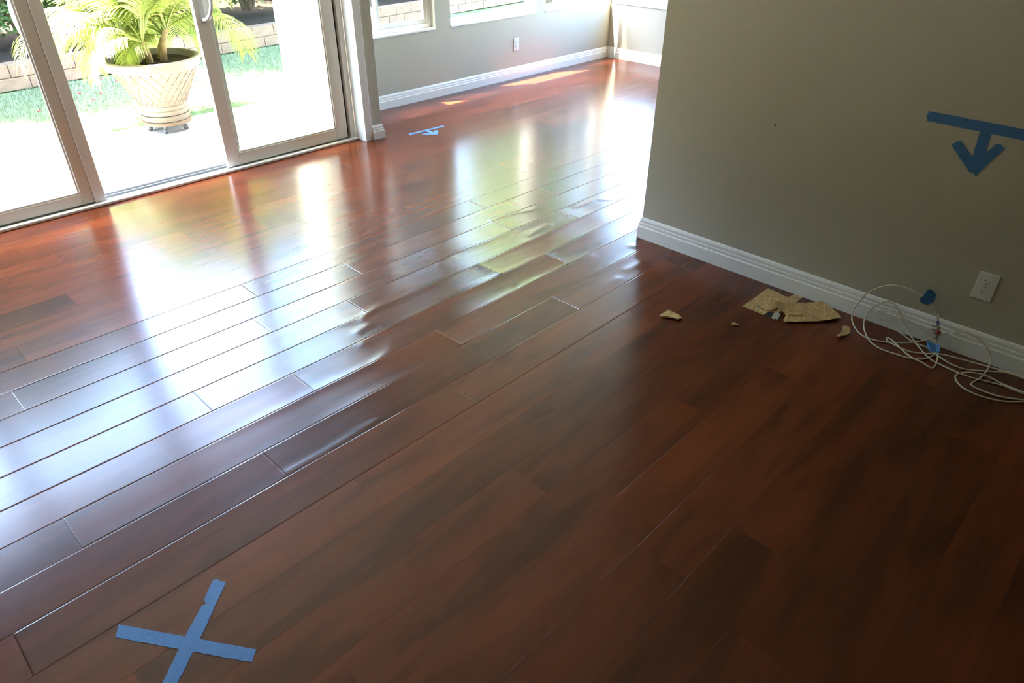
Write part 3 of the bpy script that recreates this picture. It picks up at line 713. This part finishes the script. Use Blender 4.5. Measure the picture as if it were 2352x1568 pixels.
for sg in (-1, 1):
    for k in range(26):
        P = []
        for i in range(9):
            t = i / 8; a = 2 * math.pi * k / 26 + sg * t * .62; r = .1795 + .129 * t
            P.append((r * math.cos(a), r * math.sin(a), .132 + .250 * t))
        atube(bm, P, .0055, 4)
obj('lattice_relief', bm, 'pot', pt)
bm = bmesh.new(); alathe(bm, [(.27, .42), (.288, .432), (.1, .442)], 32); obj('soil', bm, 'soil', pt)
def frond(base, az, elev, L, droop, nleaf, name='frond'):
    """arching rachis with two ranks of drooping leaflets"""
    verts = []; faces = []
    P = []; p = Vector(base); e = elev; n = 16
    for i in range(n + 1):
        P.append(p.copy()); d = Vector((math.cos(az) * math.cos(e), math.sin(az) * math.cos(e), math.sin(e)))
        p = p + d * (L / n); e -= droop / n * (.4 + 1.3 * i / n)
    bm = bmesh.new(); atube(bm, P, [.007 * (1 - .8 * i / n) for i in range(n + 1)], 5)
    side = Vector((-math.sin(az), math.cos(az), 0))
    for k in range(nleaf):
        t = .18 + .82 * k / (nleaf - 1); f = t * n; i = min(n - 1, int(f)); c = P[i].lerp(P[i + 1], f - i)
        dr = (P[i + 1] - P[i]).normalized()
        ll = .36 * math.sin(math.pi * (.25 + .62 * t)) * L * random.uniform(.85, 1.1)
        for s in (-1, 1):
            d = (dr * .75 + side * s * .85 + Vector((0, 0, .15))).normalized()
            q = c.copy(); wv = dr.cross(d).cross(d).normalized() * .0048
            pr = None; seg = 4; row = []
            for m_ in range(seg + 1):
                wd = (1 - (m_ / seg) ** 2) * (1 if m_ else .5) + .08
                row.append((bm.verts.new(q - wv * wd), bm.verts.new(q + wv * wd)))
                q = q + d * (ll / seg); d = (d + Vector((0, 0, -.30 - .12 * t))).normalized()
            for a, b in zip(row, row[1:]): bm.faces.new((a[0], a[1], b[1], b[0]))
    me = bpy.data.meshes.new(name); bm.to_mesh(me); bm.free()
    return new_obj(name, me, 'frond', pt)
rp = random.Random(21); random.seed(21)
for s in range(5):
    a = 2 * math.pi * s / 5 + .4; bx, by = .09 * math.cos(a), .09 * math.sin(a); h = rp.uniform(.10, .30)
    top = Vector((bx * 1.9, by * 1.9, .46 + h))
    tube('stem', 'stem', pt, [(bx, by, .42), (bx * 1.3, by * 1.3, .45 + h * .5), top], [.030, .026, .018], 8)
    for k in range(10):
        az = 2 * math.pi * (k + rp.uniform(-.3, .3)) / 10 + a
        e_ = rp.uniform(.25, 1.25)
        if math.sin(az) < -.35 and math.cos(az) > -.86:
            if k % 3: e_ = rp.uniform(1.2, 1.45)
            else: continue
        L_ = rp.uniform(.75, 1.1) * (.72 if math.cos(az) < -.5 else 1)
        frond(top, az, e_, L_, rp.uniform(1.7, 2.6) if e_ < 1.2 or math.sin(az) > -.35 else rp.uniform(.9, 1.3), 50)
# low fronds: the yellow tip hanging at the left, one over the left of the rim, one over the right
frond((-.15, -.02, .60), math.radians(186), .70, .92, 2.1, 34)
frond((-.16, -.05, .60), math.radians(212), .9, .48, 2.6, 28)
frond((.10, -.04, .60), math.radians(-12), .80, .52, 2.3, 26)

# shrubs, hedge and trees ------------------------------------------------
def leafcloud(name, n, rad, lsize, seed, shell=.55):
    r = random.Random(seed); verts = []; faces = []
    for k in range(n):
        while True:
            v = Vector((r.uniform(-1, 1), r.uniform(-1, 1), r.uniform(-1, 1)))
            if shell < v.length < 1: break
        lump = 1 + .16 * math.sin(5 * v.x + seed) * math.sin(6 * v.z + 2 * seed) + .1 * math.sin(9 * v.y + 3 * v.z)
        c = Vector((v.x * rad[0] * lump, v.y * rad[1] * lump, v.z * rad[2] * lump))
        d = (v.normalized() + Vector((r.uniform(-1, 1), r.uniform(-1, 1), r.uniform(-1.2, .6)))).normalized()
        s = d.orthogonal().normalized(); s.rotate(Matrix.Rotation(r.uniform(0, 6.28), 3, d)); L = lsize * r.uniform(.7, 1.3)
        b = len(verts); up = d.cross(s)
        verts += [c, c + d * L * .5 + s * L * .28 + up * L * .05, c + d * L, c + d * L * .5 - s * L * .28 + up * L * .05]
        faces.append((b, b + 1, b + 2, b + 3))
    me = bpy.data.meshes.new(name); me.from_pydata([tuple(v) for v in verts], [], faces); return me
cl = [leafcloud('foliage', 9000, (1.0, .75, 1.25), .085, s, .45) for s in (1, 2, 3)]
for c_ in cl: c_.materials.append(M['shrub'])
trunk_me = {}
def shrub(x, y, sc, k, label, rz):
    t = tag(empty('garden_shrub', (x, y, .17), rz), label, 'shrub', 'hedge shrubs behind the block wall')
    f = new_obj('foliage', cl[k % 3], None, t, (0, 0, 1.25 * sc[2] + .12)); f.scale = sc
    for j in range(4):
        a = 1.6 * j + k; tube('stem', 'bark', t, [(.05 * math.cos(a), .05 * math.sin(a), -.02), (.2 * math.cos(a), .18 * math.sin(a), .5), (.45 * math.cos(a), .35 * math.sin(a), 1.3 * sc[2])], [.03, .024, .012], 6)
    return t
SH = [(-3.1, wy(-3.1) + 1.15, (.9, .72, .42), 'low dark shrub at the far left behind the block wall'), (-.42, wy(-.42) + 1.15, (.9, .72, .42), 'low dark shrub behind the block wall left of the door handle'),
      (2.22, wy(2.22) + 1.15, (.9, .72, .42), 'low dark shrub behind the block wall directly behind the palm'), (5.0, wy(5.0) + 1.15, (.9, .72, .42), 'low leafy shrub behind the right glass panel'),
      (8.0, wy(8.0) + 1.15, (.9, .72, .42), 'low shrub beyond the middle picture window'), (-1.75, wy(-1.75) + 2.35, (.9, .72, .45), 'back row shrub at the left of the garden'),
      (.9, wy(.9) + 2.35, (.9, .72, .45), 'back row shrub seen through the left glass panel'), (3.6, wy(3.6) + 2.35, (.9, .72, .45), 'back row shrub right of the palm'),
      (6.5, wy(6.5) + 2.35, (.9, .72, .45), 'back row shrub beyond the sliding window'), (10.2, wy(10.2) + 1.6, (.9, .72, .45), 'back row shrub beyond the corner window')]
for k, (x, y, sc, lab) in enumerate(SH): shrub(x, y, sc, k, lab, math.pi * k)
# overhanging trees that shade the planter wall and the back strip of the lawn
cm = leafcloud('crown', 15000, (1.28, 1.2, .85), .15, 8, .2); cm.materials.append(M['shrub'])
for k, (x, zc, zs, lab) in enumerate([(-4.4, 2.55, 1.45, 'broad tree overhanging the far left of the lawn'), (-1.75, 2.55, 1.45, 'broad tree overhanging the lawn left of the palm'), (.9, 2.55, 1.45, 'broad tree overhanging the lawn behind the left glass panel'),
                                      (3.55, 2.15, .95, 'low broad tree overhanging the lawn behind the palm'), (6.5, 3.1, 1.5, 'tall tree on the lawn beyond the sliding window'), (11.4, 3.1, 1.5, 'tall tree beyond the corner window')]):
    t = tag(empty('overhanging_tree', (x, wy(x) + .72, .17)), lab, 'tree', 'trees shading the back of the lawn')
    tube('trunk', 'bark', t, [(0, .0, -.02), (.05, .02, .9), (-.02, -.05, 1.7), (0, -.15, zc - .3)], [.085, .075, .06, .04], 9)
    c_ = new_obj('crown', cm, None, t, (0, .4, zc - .17)); c_.rotation_euler = (0, 0, math.pi * k); c_.scale = (.98, 1.45, zs)
# sunlit yellow-green tree beyond the windows
tr = tag(empty('garden_tree', (9.15, 8.05, GZ)), 'sunlit yellow green tree on the lawn beyond the picture window', 'tree')
tube('trunk', 'bark', tr, [(0, 0, -.02), (.05, .02, 1.0), (-.15, .05, 2.2), (-.5, .1, 3.2)], [.11, .09, .075, .05], 10)
tm = leafcloud('crown', 7000, (1.0, .9, 1.25), .10, 5, .3); tm.materials.append(M['tree'])
new_obj('crown', tm, None, tr, (-.55, .1, 3.5))
